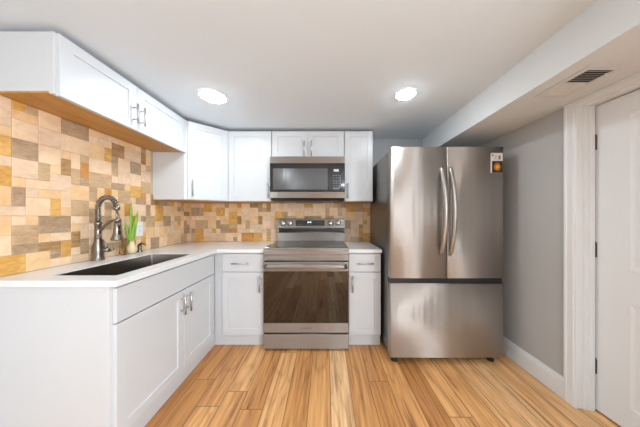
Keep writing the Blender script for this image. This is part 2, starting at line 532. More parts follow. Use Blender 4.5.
# ------------------------------------------------------------------ cabinets
def shaker(bm, x0, x1, z0, z1, T=0.02, fr=0.057, rec=0.008, mtx=None):
    """shaker door: local x along the face, z up, face at y=-T (outward is -y)"""
    def ring(ix, y): return [Vector(p) for p in ((x0 + ix, y, z0 + ix), (x1 - ix, y, z0 + ix), (x1 - ix, y, z1 - ix), (x0 + ix, y, z1 - ix))]
    fx = min(fr, (x1 - x0) * .3, (z1 - z0) * .3)
    rs = [ring(0, 0), ring(0, -T + .0015), ring(.0015, -T), ring(fx, -T), ring(fx + .002, -T + rec)]
    vs = [[bm.verts.new((mtx @ p) if mtx else p) for p in r] for r in rs]
    bm.faces.new(vs[0][::-1])
    for a, c in zip(vs, vs[1:]):
        for k in range(4): bm.faces.new((a[k], a[(k + 1) % 4], c[(k + 1) % 4], c[k]))
    bm.faces.new(vs[-1])

def slab(bm, x0, x1, z0, z1, T=0.02, mtx=None):
    box(bm, x0, x1, -T, 0, z0, z1, .0015, mtx=mtx)

def bar_pull(bm, x, z0, z1, T=0.02, mtx=None, horiz=False, r=.006):
    """bar pull along z (or along x when horiz: x=z coord, z0..z1 = x range)"""
    off = -T - .032
    L = z1 - z0; s = min(.03, L * .2)
    P = (lambda t, y: Vector((t, y, x))) if horiz else (lambda t, y: Vector((x, y, t)))
    q = (lambda p: mtx @ p) if mtx else (lambda p: p)
    tube(bm, [q(P(z0, off)), q(P(z1, off))], r, 12)
    for t in (z0 + s, z1 - s): tube(bm, [q(P(t, -T + .001)), q(P(t, off))], r * .8, 10)

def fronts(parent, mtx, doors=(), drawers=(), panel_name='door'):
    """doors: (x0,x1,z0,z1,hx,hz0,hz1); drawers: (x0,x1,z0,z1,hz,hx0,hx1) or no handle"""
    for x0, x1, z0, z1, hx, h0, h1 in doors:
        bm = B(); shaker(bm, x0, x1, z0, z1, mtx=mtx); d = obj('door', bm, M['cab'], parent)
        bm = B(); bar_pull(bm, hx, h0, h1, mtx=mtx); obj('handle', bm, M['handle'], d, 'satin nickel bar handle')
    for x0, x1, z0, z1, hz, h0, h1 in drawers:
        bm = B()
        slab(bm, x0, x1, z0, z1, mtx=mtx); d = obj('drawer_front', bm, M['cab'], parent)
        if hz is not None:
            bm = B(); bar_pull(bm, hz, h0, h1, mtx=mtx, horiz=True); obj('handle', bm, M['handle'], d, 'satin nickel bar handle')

def facing_y(y): return Matrix.Translation((0, y, 0))                        # local x -> world x, outward -y
def facing_x(x): return Matrix.Translation((x, 0, 0)) @ Matrix.Rotation(math.radians(90), 4, 'Z')   # local x -> world y, outward +x

UF = YB - 0.302            # carcass front of the back-wall uppers
BF = YB - 0.597            # carcass front of the back-wall bases
UGX = XL + 0.297           # carcass front of the left uppers
BGX = XL + 0.597           # carcass front of the left bases
YN = YB - 1.525            # near end of the left upper cabinet
YC = YB - 0.575            # far end of it / side of the corner cabinet
SB = 1.000                 # near end of the sink base
R0, R1 = -0.5614, 0.2095   # range opening
GW = 'white wall cabinets'; GBASE = 'white base cabinets'
LUB = UT - 0.304

# short two-door cabinet high over the sink
t = thing('wall_cabinet', 'short two-door white wall cabinet high above the sink with honey wood underside', 'cabinet', ((XL + UGX) / 2, (YN + YC) / 2, LUB), GW)
bm = B()
XT = XL + .0005
box(bm, XT, UGX, YN, YC - .001, LUB + .012, UT, .001)
box(bm, UGX - .02, UGX + .001, YN - .001, YN + .02, LUB, UT, .001); box(bm, UGX - .02, UGX + .0, YN + .02, YC - .002, LUB, LUB + .02, .001)
obj('body', bm, M['cab'], t)
bm = B(); box(bm, XL + .010, UGX - .021, YN + .002, YC - .003, LUB + .004, LUB + .0115); obj('underside', bm, M['ply'], t, 'honey coloured plywood underside')
ym = 1.462
fronts(t, facing_x(UGX + .0015), doors=[(YN + .008, ym - .0015, LUB - .006, UT - .004, ym - .028, LUB + .035, LUB + .165),
                                        (ym + .0015, YC - .004, LUB - .006, UT - .004, ym + .028, LUB + .035, LUB + .165)])
# diagonal corner cabinet
t = thing('corner_wall_cabinet', 'tall diagonal white corner wall cabinet with one door', 'cabinet', (XL + .25, YB - .25, UB), GW)
xa, ya, xb, yb = UGX, YC + .0005, XL + .590, UF
bm = B()
y_w = YB - .0005
prism(bm, [(XT, y_w), (XT, ya), (xa, ya), (xb, yb), (xb, y_w)], 'Z', UB, UT)
obj('body', bm, M['cab'], t)
bm = B(); prism(bm, [(XL + .012, y_w - .012), (XL + .012, ya + .01), (xa - .006, ya + .01), (xb - .01, yb + .006), (xb - .01, y_w - .012)], 'Z', UB - .004, UB - .0003)
obj('underside', bm, M['ply'], t, 'honey coloured plywood underside')
ang = math.atan2(yb - ya, xb - xa); Ld = math.hypot(xb - xa, yb - ya)
mt = Matrix.Translation((xa, ya, 0)) @ Matrix.Rotation(ang, 4, 'Z')
fronts(t, mt, doors=[(.028, Ld - .012, UB + .004, UT - .004, .062, UB + .03, UB + .185)])
# single-door upper left of the microwave
def upper(x0, x1, z0, label, doors, filler=0.0):
    t = thing('wall_cabinet', label, 'cabinet', ((x0 + x1) / 2, YB - .15, z0), GW)
    bm = B(); box(bm, x0, x1, UF, y_w, z0, UT, .001); obj('body', bm, M['cab'], t)
    bm = B(); box(bm, x0 + .008, x1 - .008, UF + .02, y_w - .012, z0 - .004, z0 - .0003); obj('underside', bm, M['ply'], t, 'honey coloured plywood underside')
    fronts(t, facing_y(UF - .0015), doors=doors)
x0 = xb + .001
R0, R1 = R0 - .011, R1 - .011            # the wall cabinets and microwave sit a little left of the range opening
upper(x0, R0 - .001, UB, 'tall single-door white wall cabinet between corner cabinet and microwave', [(x0 + .006, R0 - .005, UB + .002, UT - .004, R0 - .032, UB + .03, UB + .185)])
xm = (R0 + R1) / 2; MZ = 1.826
upper(R0, R1, MZ, 'short two-door white wall cabinet directly above the microwave', [(R0 + .005, xm - .0015, MZ + .004, UT - .004, xm - .038, MZ + .016, MZ + .172), (xm + .0015, R1 - .005, MZ + .004, UT - .004, xm + .038, MZ + .016, MZ + .172)])
upper(R1 + .001, R1 + .305, UB, 'tall narrow white wall cabinet beside the refrigerator', [(R1 + .005, R1 + .301, UB + .002, UT - .004, R1 + .034, UB + .03, UB + .185)])

R0, R1 = R0 + .011, R1 + .011
# sink base cabinet along the left wall
CB = CT - CTH
t = thing('sink_base_cabinet', 'white two-door base cabinet under the sink with plain end panel', 'cabinet', (XL + .3, 1.45, 0), GBASE)
bm = B()
box(bm, XT, BGX - .02, SB + .003, SB + .021, .0, CB - .0005, .001)           # end panel
box(bm, BGX - .02, BGX, SB, SB + .03, .0, CB - .0005, .001)                    # stiles and rails
box(bm, BGX - .02, BGX, 1.905, 1.955, .10, CB - .0005, .001)
box(bm, BGX - .02, BGX, SB + .03, 1.905, CB - .03, CB - .0005); box(bm, BGX - .02, BGX, SB + .03, 1.905, .10, .13); box(bm, BGX - .02, BGX, SB + .03, 1.905, .66, .70)
box(bm, XT, BGX - .02, SB + .021, 1.955, .10, .118); box(bm, XT, XL + .01, SB + .021, 1.955, .118, .80)
box(bm, XT, BGX - .022, SB + .0005, SB + .003, CB - .03, CB - .0005, .0008)
obj('body', bm, M['cab'], t)
bm = B(); box(bm, BGX - .030, BGX - .008, SB + .03, YB - .575, 0, .10, .001); obj('toe_board', bm, M['cab'], t)
ys = 1.502
fronts(t, facing_x(BGX + .0015), doors=[(SB + .016, ys - .0015, .114, .683, ys - .032, .520, .655), (ys + .0015, 1.900, .114, .683, ys + .032, .520, .655)],
       drawers=[(SB + .016, 1.900, .690, CB - .014, None, 0, 0)])
# base with drawer left of the range (and the blind corner filler)
t = thing('drawer_base_cabinet', 'white base cabinet with one drawer and one door left of the range', 'cabinet', (-.75, YB - .3, 0), GBASE)
bm = B()
box(bm, BGX + .001, R0 - .002, BF, y_w, .10, CB - .0005, .001)
obj('body', bm, M['cab'], t)
bm = B(); box(bm, BGX - .006, R0 - .002, BF + .018, BF + .034, 0, .0995, .001); obj('toe_board', bm, M['cab'], t)
xd0, xd1 = -.952, R0 - .008
fronts(t, facing_y(BF - .0015), doors=[(xd0, xd1, .114, .690, xd1 - .030, .515, .665)], drawers=[(xd0, xd1, .698, CB - .014, .776, -.855, -.697)])
# narrow base right of the range
t = thing('drawer_base_cabinet', 'narrow white base cabinet with one drawer between the range and refrigerator', 'cabinet', (.36, YB - .3, 0), GBASE)
X0, X1 = R1 + .002, R1 + .302
bm = B(); box(bm, X0, X1, BF, y_w, .10, CB - .0005, .001); obj('body', bm, M['cab'], t)
bm = B(); box(bm, X0, X1, BF + .018, BF + .034, 0, .0995, .001); obj('toe_board', bm, M['cab'], t)
fronts(t, facing_y(BF - .0015), doors=[(X0 + .005, X1 - .004, .114, .690, X0 + .036, .515, .665)], drawers=[(X0 + .005, X1 - .004, .698, CB - .014, .776, X0 + .075, X0 + .225)])

# ------------------------------------------------------------------ countertops, sink
SX0, SX1, SY0, SY1 = -1.404, -1.074, 1.080, 1.698
CFX, CFY, CNY = -.985, YB - .642, .988
def plate_with_hole(bm, outer, hole, z0, z1, bev):
    """horizontal plate with a hole; outer and hole are outlines given counter-clockwise"""
    import itertools
    lo_, hi = [], []
    for z, store in ((z0, lo_), (z1, hi)):
        for poly in (outer, hole): store.append([bm.verts.new((p[0], p[1], z)) for p in poly])
    es = []
    for store, flip in ((lo_, 1), (hi, 0)):
        ee = []
        for ring in store:
            for k in range(len(ring)):
                ee.append(bm.edges.new((ring[k], ring[(k + 1) % len(ring)])))
        bmesh.ops.triangle_fill(bm, edges=ee, use_beauty=True)
    for r in range(2):
        a, c = lo_[r], hi[r]
        for k in range(len(a)):
            bm.faces.new((a[k], a[(k + 1) % len(a)], c[(k + 1) % len(a)], c[k]))
def rounded(x0, x1, y0, y1, r, n=5):
    out = []
    for cx, cy, a0 in ((x1 - r, y1 - r, 0), (x0 + r, y1 - r, 90), (x0 + r, y0 + r, 180), (x1 - r, y0 + r, 270)):
        for k in range(n + 1):
            a = math.radians(a0 + 90 * k / n); out.append((cx + r * math.cos(a), cy + r * math.sin(a)))
    return out
WT = XL + .0095; WB = YB - .0095
bm = B()
plate_with_hole(bm, [(WT, CNY), (CFX, CNY), (CFX, CFY), (R0 - .001, CFY), (R0 - .001, WB), (WT, WB)], rounded(SX0, SX1, SY0, SY1, .012), CB, CT, 0)
o = tag(obj('countertop', bm, M['quartz']), 'L-shaped white quartz countertop holding the sink and faucet', 'countertop', 'white quartz countertops')
bv = o.modifiers.new('bevel', 'BEVEL'); bv.width = .002; bv.segments = 2; bv.limit_method = 'ANGLE'
bm = B(); box(bm, R1 + .001, R1 + .304, CFY, WB, CB, CT, .002, 2)
tag(obj('countertop', bm, M['quartz']), 'small white quartz countertop between the range and refrigerator', 'countertop', 'white quartz countertops')

t = thing('kitchen_sink', 'single-bowl stainless steel sink set under the white countertop', 'sink', ((SX0 + SX1) / 2, (SY0 + SY1) / 2, CB - .215))
bm = B()
top = rounded(SX0 + .0012, SX1 - .0012, SY0 + .0012, SY1 - .0012, .011); bot = rounded(SX0 + .008, SX1 - .008, SY0 + .008, SY1 - .008, .02)
z_t, z_b = CT - .004, CB - .21
r1 = [bm.verts.new((x, y, z_t)) for x, y in top]; r2 = [bm.verts.new((x, y, z_b + .015)) for x, y in bot]
bt = rounded(SX0 + .020, SX1 - .020, SY0 + .020, SY1 - .020, .02); r3 = [bm.verts.new((x, y, z_b)) for x, y in bt]
for A, D in ((r1, r2), (r2, r3)):
    for k in range(len(A)): f = bm.faces.new((A[k], A[(k + 1) % len(A)], D[(k + 1) % len(A)], D[k]))
bm.faces.new(r3)
o = obj('basin', bm, M['sink'], t)
sm = o.modifiers.new('thickness', 'SOLIDIFY'); sm.thickness = .0012; sm.offset = 0
bm = B(); lathe(bm, [(.045, 0), (.045, .002), (.036, .0035), (.034, .001), (.004, .0005)], ((SX0 + SX1) / 2, (SY0 + SY1) / 2, z_b + .0004)); obj('drain', bm, M['handle'], t)

# ------------------------------------------------------------------ faucet
FX, FY = -1.576, 1.457
t = thing('kitchen_faucet', 'tall brushed nickel spring-neck pull-down faucet behind the sink', 'faucet', (FX, FY, CT))
bm = B()
lathe(bm, [(.034, 0), (.034, .006), (.030, .010), (.0295, .03), (.031, .06), (.030, .085), (.025, .115), (.0195, .14), (.0185, .15), (.0205, .152), (.0205, .160), (.0185, .162), (.0180, .24), (.0200, .242), (.0200, .262), (.0175, .264)], (FX, FY, CT + .0004), seg=28)
obj('body', bm, M['faucet'], t)
# neck hose arc: rises at the body, arches over to the room side
zc0 = CT + .262; rad = .073
arc = [Vector((FX, FY, zc0 + .02 * k)) for k in range(0, 5)]
zc1 = zc0 + .095
arc = [Vector((FX, FY, zc0 + (zc1 - zc0) * k / 6)) for k in range(7)]
for k in range(1, 25):
    a = math.pi * k / 24
    arc.append(Vector((FX + rad - rad * math.cos(a), FY - .018 * (k / 24), zc1 + rad * math.sin(a) * 1.05)))
end = arc[-1]
bm = B(); tube(bm, arc, .0075, 10)
tube(bm, [end, end + Vector((.002, 0, -.05)), end + Vector((.003, 0, -.105))], .0065, 10)
obj('hose', bm, M['faucet'], t)
# spring coil around the neck
ln = [0]
for p, q in zip(arc, arc[1:]): ln.append(ln[-1] + (q - p).length)
fr_ = frames(arc); turns = 21; pts = []
N = turns * 12
for k in range(N + 1):
    s = ln[-1] * k / N
    i = max(0, min(len(arc) - 2, next((j for j in range(len(ln) - 1) if ln[j + 1] >= s), len(arc) - 2)))
    f = (s - ln[i]) / (ln[i + 1] - ln[i]); p = arc[i].lerp(arc[i + 1], f)
    A = fr_[i][0].lerp(fr_[i + 1][0], f).normalized(); D = fr_[i][1].lerp(fr_[i + 1][1], f).normalized()
    a = 2 * math.pi * turns * k / N
    pts.append(p + (A * math.cos(a) + D * math.sin(a)) * .0120)
bm = B(); tube(bm, pts, .0052, 6); obj('spring', bm, M['faucet'], t)
# collar at the end of the spring and spray head
bm = B(); lathe(bm, [(.010, .014), (.019, .014), (.019, -.014), (.010, -.014)], end, seg=20); obj('collar', bm, M['faucet'], t)
sh = end + Vector((.003, 0, -.105))
bm = B(); lathe(bm, [(.010, .012), (.0175, .008), (.0185, -.03), (.0205, -.06), (.0265, -.088), (.0330, -.104), (.0335, -.112), (.029, -.114)], sh, seg=24)
s_o = obj('spray_head', bm, M['faucet'], t)
bm = B()
for dz0, dz1, xo in ((-.034, -.010, .0160), (-.074, -.048, .0195)): box(bm, sh.x + xo - .004, sh.x + xo + .005, sh.y - .012, sh.y + .004, sh.z + dz0, sh.z + dz1, .003, 2)
obj('button', bm, M['faucet_dark'], s_o, 'black spray button')
# docking arm
ap = []
for k in range(13):
    f = k / 12; ap.append(Vector((FX + .012 + (sh.x - FX - .026) * f, FY + (sh.y - FY) * f, CT + .195 + .080 * math.sin(f * math.pi / 2) - .0 * f)))
bm = B(); tube(bm, ap, .0085, 10); lathe(bm, [(.0165, -.010), (.0225, -.010), (.0225, .010), (.0165, .010)], (sh.x, sh.y, CT + .275), seg=20)
obj('docking_arm', bm, M['faucet'], t)
# side lever
bm = B()
tube(bm, [(FX + .015, FY + .004, CT + .070), (FX + .058, FY + .020, CT + .066)], [.0135, .0145], 16)
tube(bm, [(FX + .050, FY + .018, CT + .070), (FX + .042, FY + .012, CT + .105), (FX + .022, FY + .008, CT + .142)], [.006, .0055, .0045], 10)
tube(bm, [(FX + .058, FY + .020, CT + .066), (FX + .082, FY + .028, CT + .072)], [.012, .007], 14)
obj('lever', bm, M['faucet'], t)

# small dispenser / air gap
SXp, SYp = -1.574, 1.782
t = thing('soap_dispenser', 'small dark nickel soap dispenser on the countertop under the outlet', 'soap dispenser', (SXp, SYp, CT))
bm = B(); lathe(bm, [(.021, 0), (.021, .005), (.014, .009), (.0125, .030), (.015, .034), (.015, .052), (.008, .058)], (SXp, SYp, CT + .0004), seg=20); obj('body', bm, M['faucet'], t)
bm = B(); tube(bm, [(SXp - .008, SYp, CT + .056), (SXp + .01, SYp, CT + .072), (SXp + .04, SYp - .004, CT + .070), (SXp + .055, SYp - .006, CT + .056)], [.009, .009, .007, .006], 10); obj('spout', bm, M['faucet'], t)

# sprouting bulb with green shoots standing in a glass vase
PX, PY = -1.574, 1.706
bulbm = stone('onion_skin', [(0.62, 0.42, 0.20), (0.76, 0.60, 0.36), (0.82, 0.70, 0.48)], 9, 0.2, 3)
leafm = None
def leaf_mat():
    m, nt, b_ = new_mat('green_shoot')
    v = mapped(nt, (30, 30, 1.5)); n = noise(nt, v, 2.0, 4)
    nt.links.new(ramp(nt, n, [(0.3, (0.13, 0.28, 0.03)), (0.6, (0.30, 0.50, 0.07)), (0.8, (0.50, 0.62, 0.16))]), b_.inputs['Base Color'])
    b_.inputs['Roughness'].default_value = 0.45
    return m
leafm = leaf_mat()
drym = paint('dry_brown_stalk', (0.42, 0.29, 0.12), 0.6, var=0.4)
t = thing('sprouting_bulb', 'pale bulb with upright green shoots on the countertop behind the sink', 'plant', (PX, PY, CT))
bm = B(); lathe(bm, [(.008, 0), (.024, .004), (.033, .020), (.034, .036), (.027, .058), (.019, .078), (.016, .098), (.013, .118), (.010, .13)], (PX, PY, CT + .0004), seg=20); obj('bulb', bm, bulbm, t)
for (dx, dy, h, w, lx, ly) in ((0, .0, .425, .0150, .002, -.006), (.006, .012, .325, .0135, .010, .030), (-.006, -.014, .25, .013, .004, -.030), (.010, -.004, .29, .0125, .022, .006), (-.004, .014, .355, .0125, .008, .042), (0, -.008, .22, .0125, .014, -.016)):
    pp = [Vector((PX + dx + lx * (k / 8) ** 1.5, PY + dy + ly * (k / 8) ** 1.3, CT + .10 + (h - .10) * k / 8)) for k in range(9)]
    bm = B(); tube(bm, pp, [w * q for q in (.8, 1, 1, .98, .95, .88, .75, .5, .12)], 8, flat=(.45, 1)); obj('leaf', bm, leafm, t)
# dry stalk in a little glass
GX, GY = -1.578, 1.640
glassm, nt, bb = new_mat('clear_vase_glass')
gn = noise(nt, mapped(nt, (1, 1, 1)), 4.0, 2)
nt.links.new(ramp(nt, gn, [(0.3, (0.93, 0.88, 0.78)), (0.7, (0.97, 0.93, 0.86))]), bb.inputs['Base Color'])
bb.inputs['Transmission Weight'].default_value = 1.0; bb.inputs['Roughness'].default_value = 0.03; bb.inputs['IOR'].default_value = 1.12
t = thing('bud_vase', 'slim clear glass vase with one dry leaning stalk beside the sprouting bulb', 'vase', (GX, GY, CT))
bm = B(); lathe(bm, [(.002, 0), (.022, 0), (.024, .004), (.024, .085), (.019, .110), (.0195, .128), (.0175, .128), (.017, .110), (.0215, .084), (.0215, .008), (.002, .007)], (GX, GY, CT + .0004), seg=24); obj('glass', bm, glassm, t)
bm = B(); tube(bm, [(GX + .002, GY + .01, CT + .010), (GX, GY, CT + .12), (GX + .004, GY - .022, CT + .25), (GX + .006, GY - .058, CT + .375)], [.005, .0055, .005, .003], 8); obj('stalk', bm, drym, t)

# outlet
OY, OZ = 1.822, 1.098
t = thing('wall_outlet', 'white wall outlet plate on the tile beside the corner cabinet', 'outlet', (XL + .009, OY, OZ))
bm = B(); box(bm, XL + .0088, XL + .0145, OY - .040, OY + .040, OZ - .063, OZ + .063, .003, 2); obj('plate', bm, M['plastic'], t)
for dz in (.020, -.020):
    bm = B(); lathe(bm, [(.0165, 0), (.0165, .0022), (.015, .003)], (XL + .0146, OY, OZ + dz), 'X', 20); r_ = obj('receptacle', bm, M['plastic'], t)
    bm = B()
    for q in (-.006, .006): box(bm, XL + .0177, XL + .0181, OY + q - .0012, OY + q + .0012, OZ + dz - .002, OZ + dz + .007)
    obj('slot', bm, M['black'], r_)

# ------------------------------------------------------------------ range
RL, RR = R0 + .003, R1 - .003
RF = YB - .676             # front plane of the oven door
t = thing('electric_range', 'stainless steel electric range with glass oven door between the base cabinets', 'range', ((RL + RR) / 2, YB - .34, 0))
bm = B(); box(bm, RL + .002, RR - .002, RF + .045, YB - .014, .03, .905, .002); obj('body', bm, M['steel_dark'], t)
# cooktop: steel rim with a black glass sheet
bm = B(); box(bm, RL, RR, RF + .004, YB - .115, .9055, .922, .003, 2); obj('cooktop_frame', bm, M['steel_range'], t)
bm = B(); box(bm, RL + .006, RR - .006, RF + .022, YB - .118, .9223, .9255, .001); ck = obj('cooktop_glass', bm, M['cooktop'], t)
ring_m = paint('burner_ring_print', (0.11, 0.10, 0.095), 0.15)
for cx, cy, rr in ((RL + .20, RF + .16, .105), (RR - .20, RF + .16, .09), (RL + .20, RF + .40, .08), (RR - .20, RF + .40, .08)):
    bm = B(); lathe(bm, [(rr, 0), (rr, .0003), (rr - .004, .0003), (rr - .004, 0)], (cx, cy, .92555), seg=40, cap=False); obj('burner_ring', bm, ring_m, ck)
# front fascia under the cooktop lip with a pressed rectangle
bm = B()
prism(bm, [(RF + .05, .9052), (RF + .004, .9052), (RF, .900), (RF, .866), (RF + .006, .860), (RF + .006, .812), (RF + .012, .806), (RF + .05, .806)], 'X', RL, RR)
box(bm, RL + .045, RR - .045, RF + .002, RF + .012, .826, .852, .002)
obj('fascia', bm, M['steel_range'], t)
# oven door
bm = B(); box(bm, RL, RR, RF, RF + .044, .166, .798, .004, 2); dr = obj('oven_door', bm, M['steel_range'], t)
bm = B(); box(bm, RL + .004, RR - .004, RF - .003, RF + .002, .2545, .716, .001); wg = obj('window', bm, M['oven_glass'], dr, 'dark glass oven window')
bm = B()
pp = []
for k in range(17):
    f = k / 16; pp.append((RL + .02 + (RR - RL - .04) * f, RF - .040 - .010 * math.sin(math.pi * f), .768 - .004 * abs(2 * f - 1) ** 2))
tube(bm, pp, .0155, 14, flat=(1.15, .75))
for xx in (RL + .022, RR - .022): box(bm, xx - .014, xx + .014, RF - .044, RF + .001, .752, .782, .005, 2)
obj('handle', bm, M['steel_range'], dr)
# maker's name pressed small into the lower rail
def text_mesh(body, size, depth=.0004):
    cu = bpy.data.curves.new('lettering', 'FONT'); cu.body = body; cu.size = size; cu.align_x = 'CENTER'; cu.align_y = 'CENTER'; cu.extrude = depth; cu.space_character = 1.15
    tmp = bpy.data.objects.new('lettering', cu); COL.objects.link(tmp)
    dg = bpy.context.evaluated_depsgraph_get()
    me = bpy.data.meshes.new_from_object(tmp.evaluated_get(dg))
    bpy.data.objects.remove(tmp); bpy.data.curves.remove(cu)
    bm = B(); bm.from_mesh(me); bpy.data.meshes.remove(me)
    return bm
bm = text_mesh('SAMSUNG', .021)
bmesh.ops.transform(bm, matrix=Matrix.Translation(((RL + RR) / 2, RF - .0004, .207)) @ Matrix.Rotation(math.radians(90), 4, 'X'), verts=bm.verts)
obj('lettering', bm, M['print'], dr)
# storage drawer
bm = B(); box(bm, RL, RR, RF + .001, RF + .040, .022, .152, .004, 2); obj('drawer', bm, M['steel_range'], t)
for z0, z1 in ((.150, .170), (.796, .8055)):
    bm = B(); box(bm, RL + .01, RR - .01, RF + .016, RF + .05, z0, z1); obj('shadow_gap', bm, M['black'], t)  # black strips standing for the shade in the panel gaps
for xx in (RL + .05, RR - .05):
    for yy in (RF + .055, YB - .07):
        bm = B(); lathe(bm, [(.02, 0), (.02, .008), (.012, .010), (.012, .031)], (xx, yy, .0004), seg=16); obj('foot', bm, M['rubber'], t)
# backguard
GY_ = YB - .145
bm = B()
prism(bm, [(YB - .016, .9258), (GY_ + .026, .9258), (GY_ + .026, 1.015), (GY_ + .040, 1.028), (GY_ + .040, 1.058), (GY_ + .002, 1.072), (GY_, 1.080), (GY_ + .022, 1.172), (GY_ + .032, 1.178), (YB - .016, 1.178)], 'X', RL + .006, RR + .014)
bg = obj('backguard', bm, M['steel_range'], t)
bm = B(); box(bm, RL + .014, RR + .006, GY_ + .036, GY_ + .0408, 1.0285, 1.0575); obj('vent_slot', bm, M['mw_black'], bg)
tilt = math.atan2(.022, .092)
def on_panel(x, s, d=0):     # point on the tilted control face: s metres up from its lower edge, d outward
    return Vector((x, GY_ + s * math.sin(tilt) - d * math.cos(tilt), 1.080 + s * math.cos(tilt) + d * math.sin(tilt)))
pm = Matrix.Translation(on_panel(0, 0)) @ Matrix.Rotation(-tilt, 4, 'X')
xc = (RL + RR) / 2
bm = B(); box(bm, -.345, .0 - .012, -.0015, .003, .018, .082, .0005, mtx=pm); disp = obj('control_display', bm, M['mw_black'], bg)
bm = B()
for k in range(4):
    box(bm, -.207 + k * .010 + (.004 if k > 1 else 0), -.201 + k * .010 + (.004 if k > 1 else 0), -.0019, -.0012, .052, .066, mtx=pm)
obj('clock_digits', bm, M['blue'], disp)
bm = B()
for k in range(5): box(bm, -.33 + k * .014, -.322 + k * .014, -.0018, -.0012, .056, .0585, mtx=pm)
for k in range(5): box(bm, -.33 + k * .014, -.322 + k * .014, -.0018, -.0012, .034, .0365, mtx=pm)
obj('burner_keys', bm, M['keys'], disp); bm = B()
for k in range(6): box(bm, -.23 + k * .014, -.222 + k * .014, -.0018, -.0012, .030, .034, mtx=pm)
obj('number_keys', bm, M['keys'], disp); bm = B()
for k in range(5): box(bm, -.11 + k * .016, -.100 + k * .016, -.0018, -.0012, .056, .0585, mtx=pm)
obj('oven_keys', bm, M['keys'], disp)
for xx in (RL + .072, RL + .150, RR - .150, RR - .062):
    bm = B(); lathe(bm, [(.0295, .0008), (.0295, -.003), (.0270, -.005), (.0255, -.022), (.0235, -.025), (.003, -.025)], (0, 0, 0), 'Y', 24)
    box(bm, -.004, .004, -.034, -.024, -.022, .022, .002)
    bmesh.ops.transform(bm, matrix=Matrix.Translation(on_panel(xx, .050)) @ Matrix.Rotation(-tilt, 4, 'X'), verts=bm.verts)
    kb = obj('knob', bm, M['handle'], bg)
    bm = B(); lathe(bm, [(.033, -.0004), (.033, -.0012), (.0300, -.0012)], (0, 0, 0), 'Y', 24, cap=False)
    bmesh.ops.transform(bm, matrix=Matrix.Translation(on_panel(xx, .050)) @ Matrix.Rotation(-tilt, 4, 'X'), verts=bm.verts)
    obj('knob_ring', bm, M['black'], kb)

# ------------------------------------------------------------------ over-the-range microwave
ML, MR, MF = R0 - .010, R1 - .012, YB - .402
MZ0, MZ1 = 1.366, 1.8205
t = thing('microwave', 'stainless steel over-the-range microwave with black glass door', 'microwave', ((ML + MR) / 2, YB - .2, MZ0))
bm = B(); box(bm, ML + .003, MR - .003, MF + .04, YB - .010, MZ0 + .014, MZ1 - .001, .002); obj('body', bm, M['steel_dark'], t)
bm = B(); box(bm, ML, MR, MF, MF + .05, 1.751, MZ1, .003, 2); obj('top_band', bm, M['steel_range'], t)
xs = ML + .600
bm = B(); box(bm, ML, MR, MF + .002, MF + .04, 1.457, 1.7505, .003, 2); dr = obj('door', bm, M['mw_black'], t)
bm = B(); box(bm, ML + .030, xs - .005, MF + .0008, MF + .004, 1.478, 1.700, .004, 2); obj('window', bm, M['mw_glass'], dr)
bm = B(); box(bm, ML, MR, MF, MF + .05, 1.394, 1.4565, .003, 2); obj('bottom_band', bm, M['steel_range'], t)
bm = B(); box(bm, xs + .014, MR - .006, MF + .0008, MF + .004, 1.462, 1.745, .001); cp = obj('control_panel', bm, M['mw_black'], t)
cxm = xs + .082
bm = B(); box(bm, cxm - .028, cxm + .024, MF + .0002, MF + .0012, 1.665, 1.690); obj('clock_display', bm, M['lcd'], cp)
bm = B()
for r in range(5):
    for c in range(3):
        box(bm, cxm - .034 + c * .026, cxm - .018 + c * .026, MF + .0003, MF + .0012, 1.515 + r * .027, 1.523 + r * .027)
obj('key_marks', bm, M['keys'], cp)
bm = B(); box(bm, cxm - .036, cxm + .032, MF + .0003, MF + .0012, 1.484, 1.500); obj('start_key', bm, M['keys'], cp)
bm = B(); box(bm, cxm + .036, cxm + .044, MF + .0003, MF + .0012, 1.505, 1.630); obj('key_strip', bm, M['keys'], cp)
bm = B(); prism(bm, [(MF + .020, MZ0 + .014), (MF + .004, 1.3935), (YB - .02, 1.3935), (YB - .02, MZ0 + .002), (MF + .07, MZ0 + .002)], 'X', ML + .006, MR - .006); ub_ = obj('vent_base', bm, M['black'], t)
for xx in (ML + .12, MR - .22):
    bm = B(); box(bm, xx, xx + .11, MF + .10, MF + .25, MZ0 - .0005, MZ0 + .0022); obj('grease_filter', bm, M['steel_dark'], ub_)

# ------------------------------------------------------------------ refrigerator
FL, FR, FF = .526, 1.453, YB - .846
FT = 1.772; XC = .985
t = thing('refrigerator', 'stainless steel french-door refrigerator with bottom freezer drawer', 'refrigerator', ((FL + FR) / 2, FF + .42, 0))
bm = B(); box(bm, FL + .006, FR - .006, FF + .086, YB - .05, .045, FT - .012, .004, 2); obj('body', bm, M['steel_dark'], t, 'dark grey steel cabinet')
def fridge_front(bm, x0, x1, z0, z1, bulge=.004):
    """gently bowed front panel with rounded edges"""
    n = 12; prof = []
    cx_, hw = (FL + FR) / 2, (FR - FL) / 2
    for k in range(n + 1):
        x = x0 + (x1 - x0) * k / n
        prof.append((x, FF + bulge * ((x - cx_) / hw) ** 2))
    r = .010
    a, c = prof[0], prof[-1]
    out = [(x0, FF + .080), (x0, a[1] + r), (x0 + r * .3, a[1] + r * .3), (x0 + r, FF + bulge * ((x0 + r - cx_) / hw) ** 2)] + prof[1:-1] + [(x1 - r, FF + bulge * ((x1 - r - cx_) / hw) ** 2), (x1 - r * .3, c[1] + r * .3), (x1, c[1] + r), (x1, FF + .080)]
    vs = prism(bm, out, 'Z', z0, z1)
    for f in bm.faces:
        if abs(f.normal.z) < .5: f.smooth = True
handle_xs = ((XC - .044), (XC + .028))
doors = []
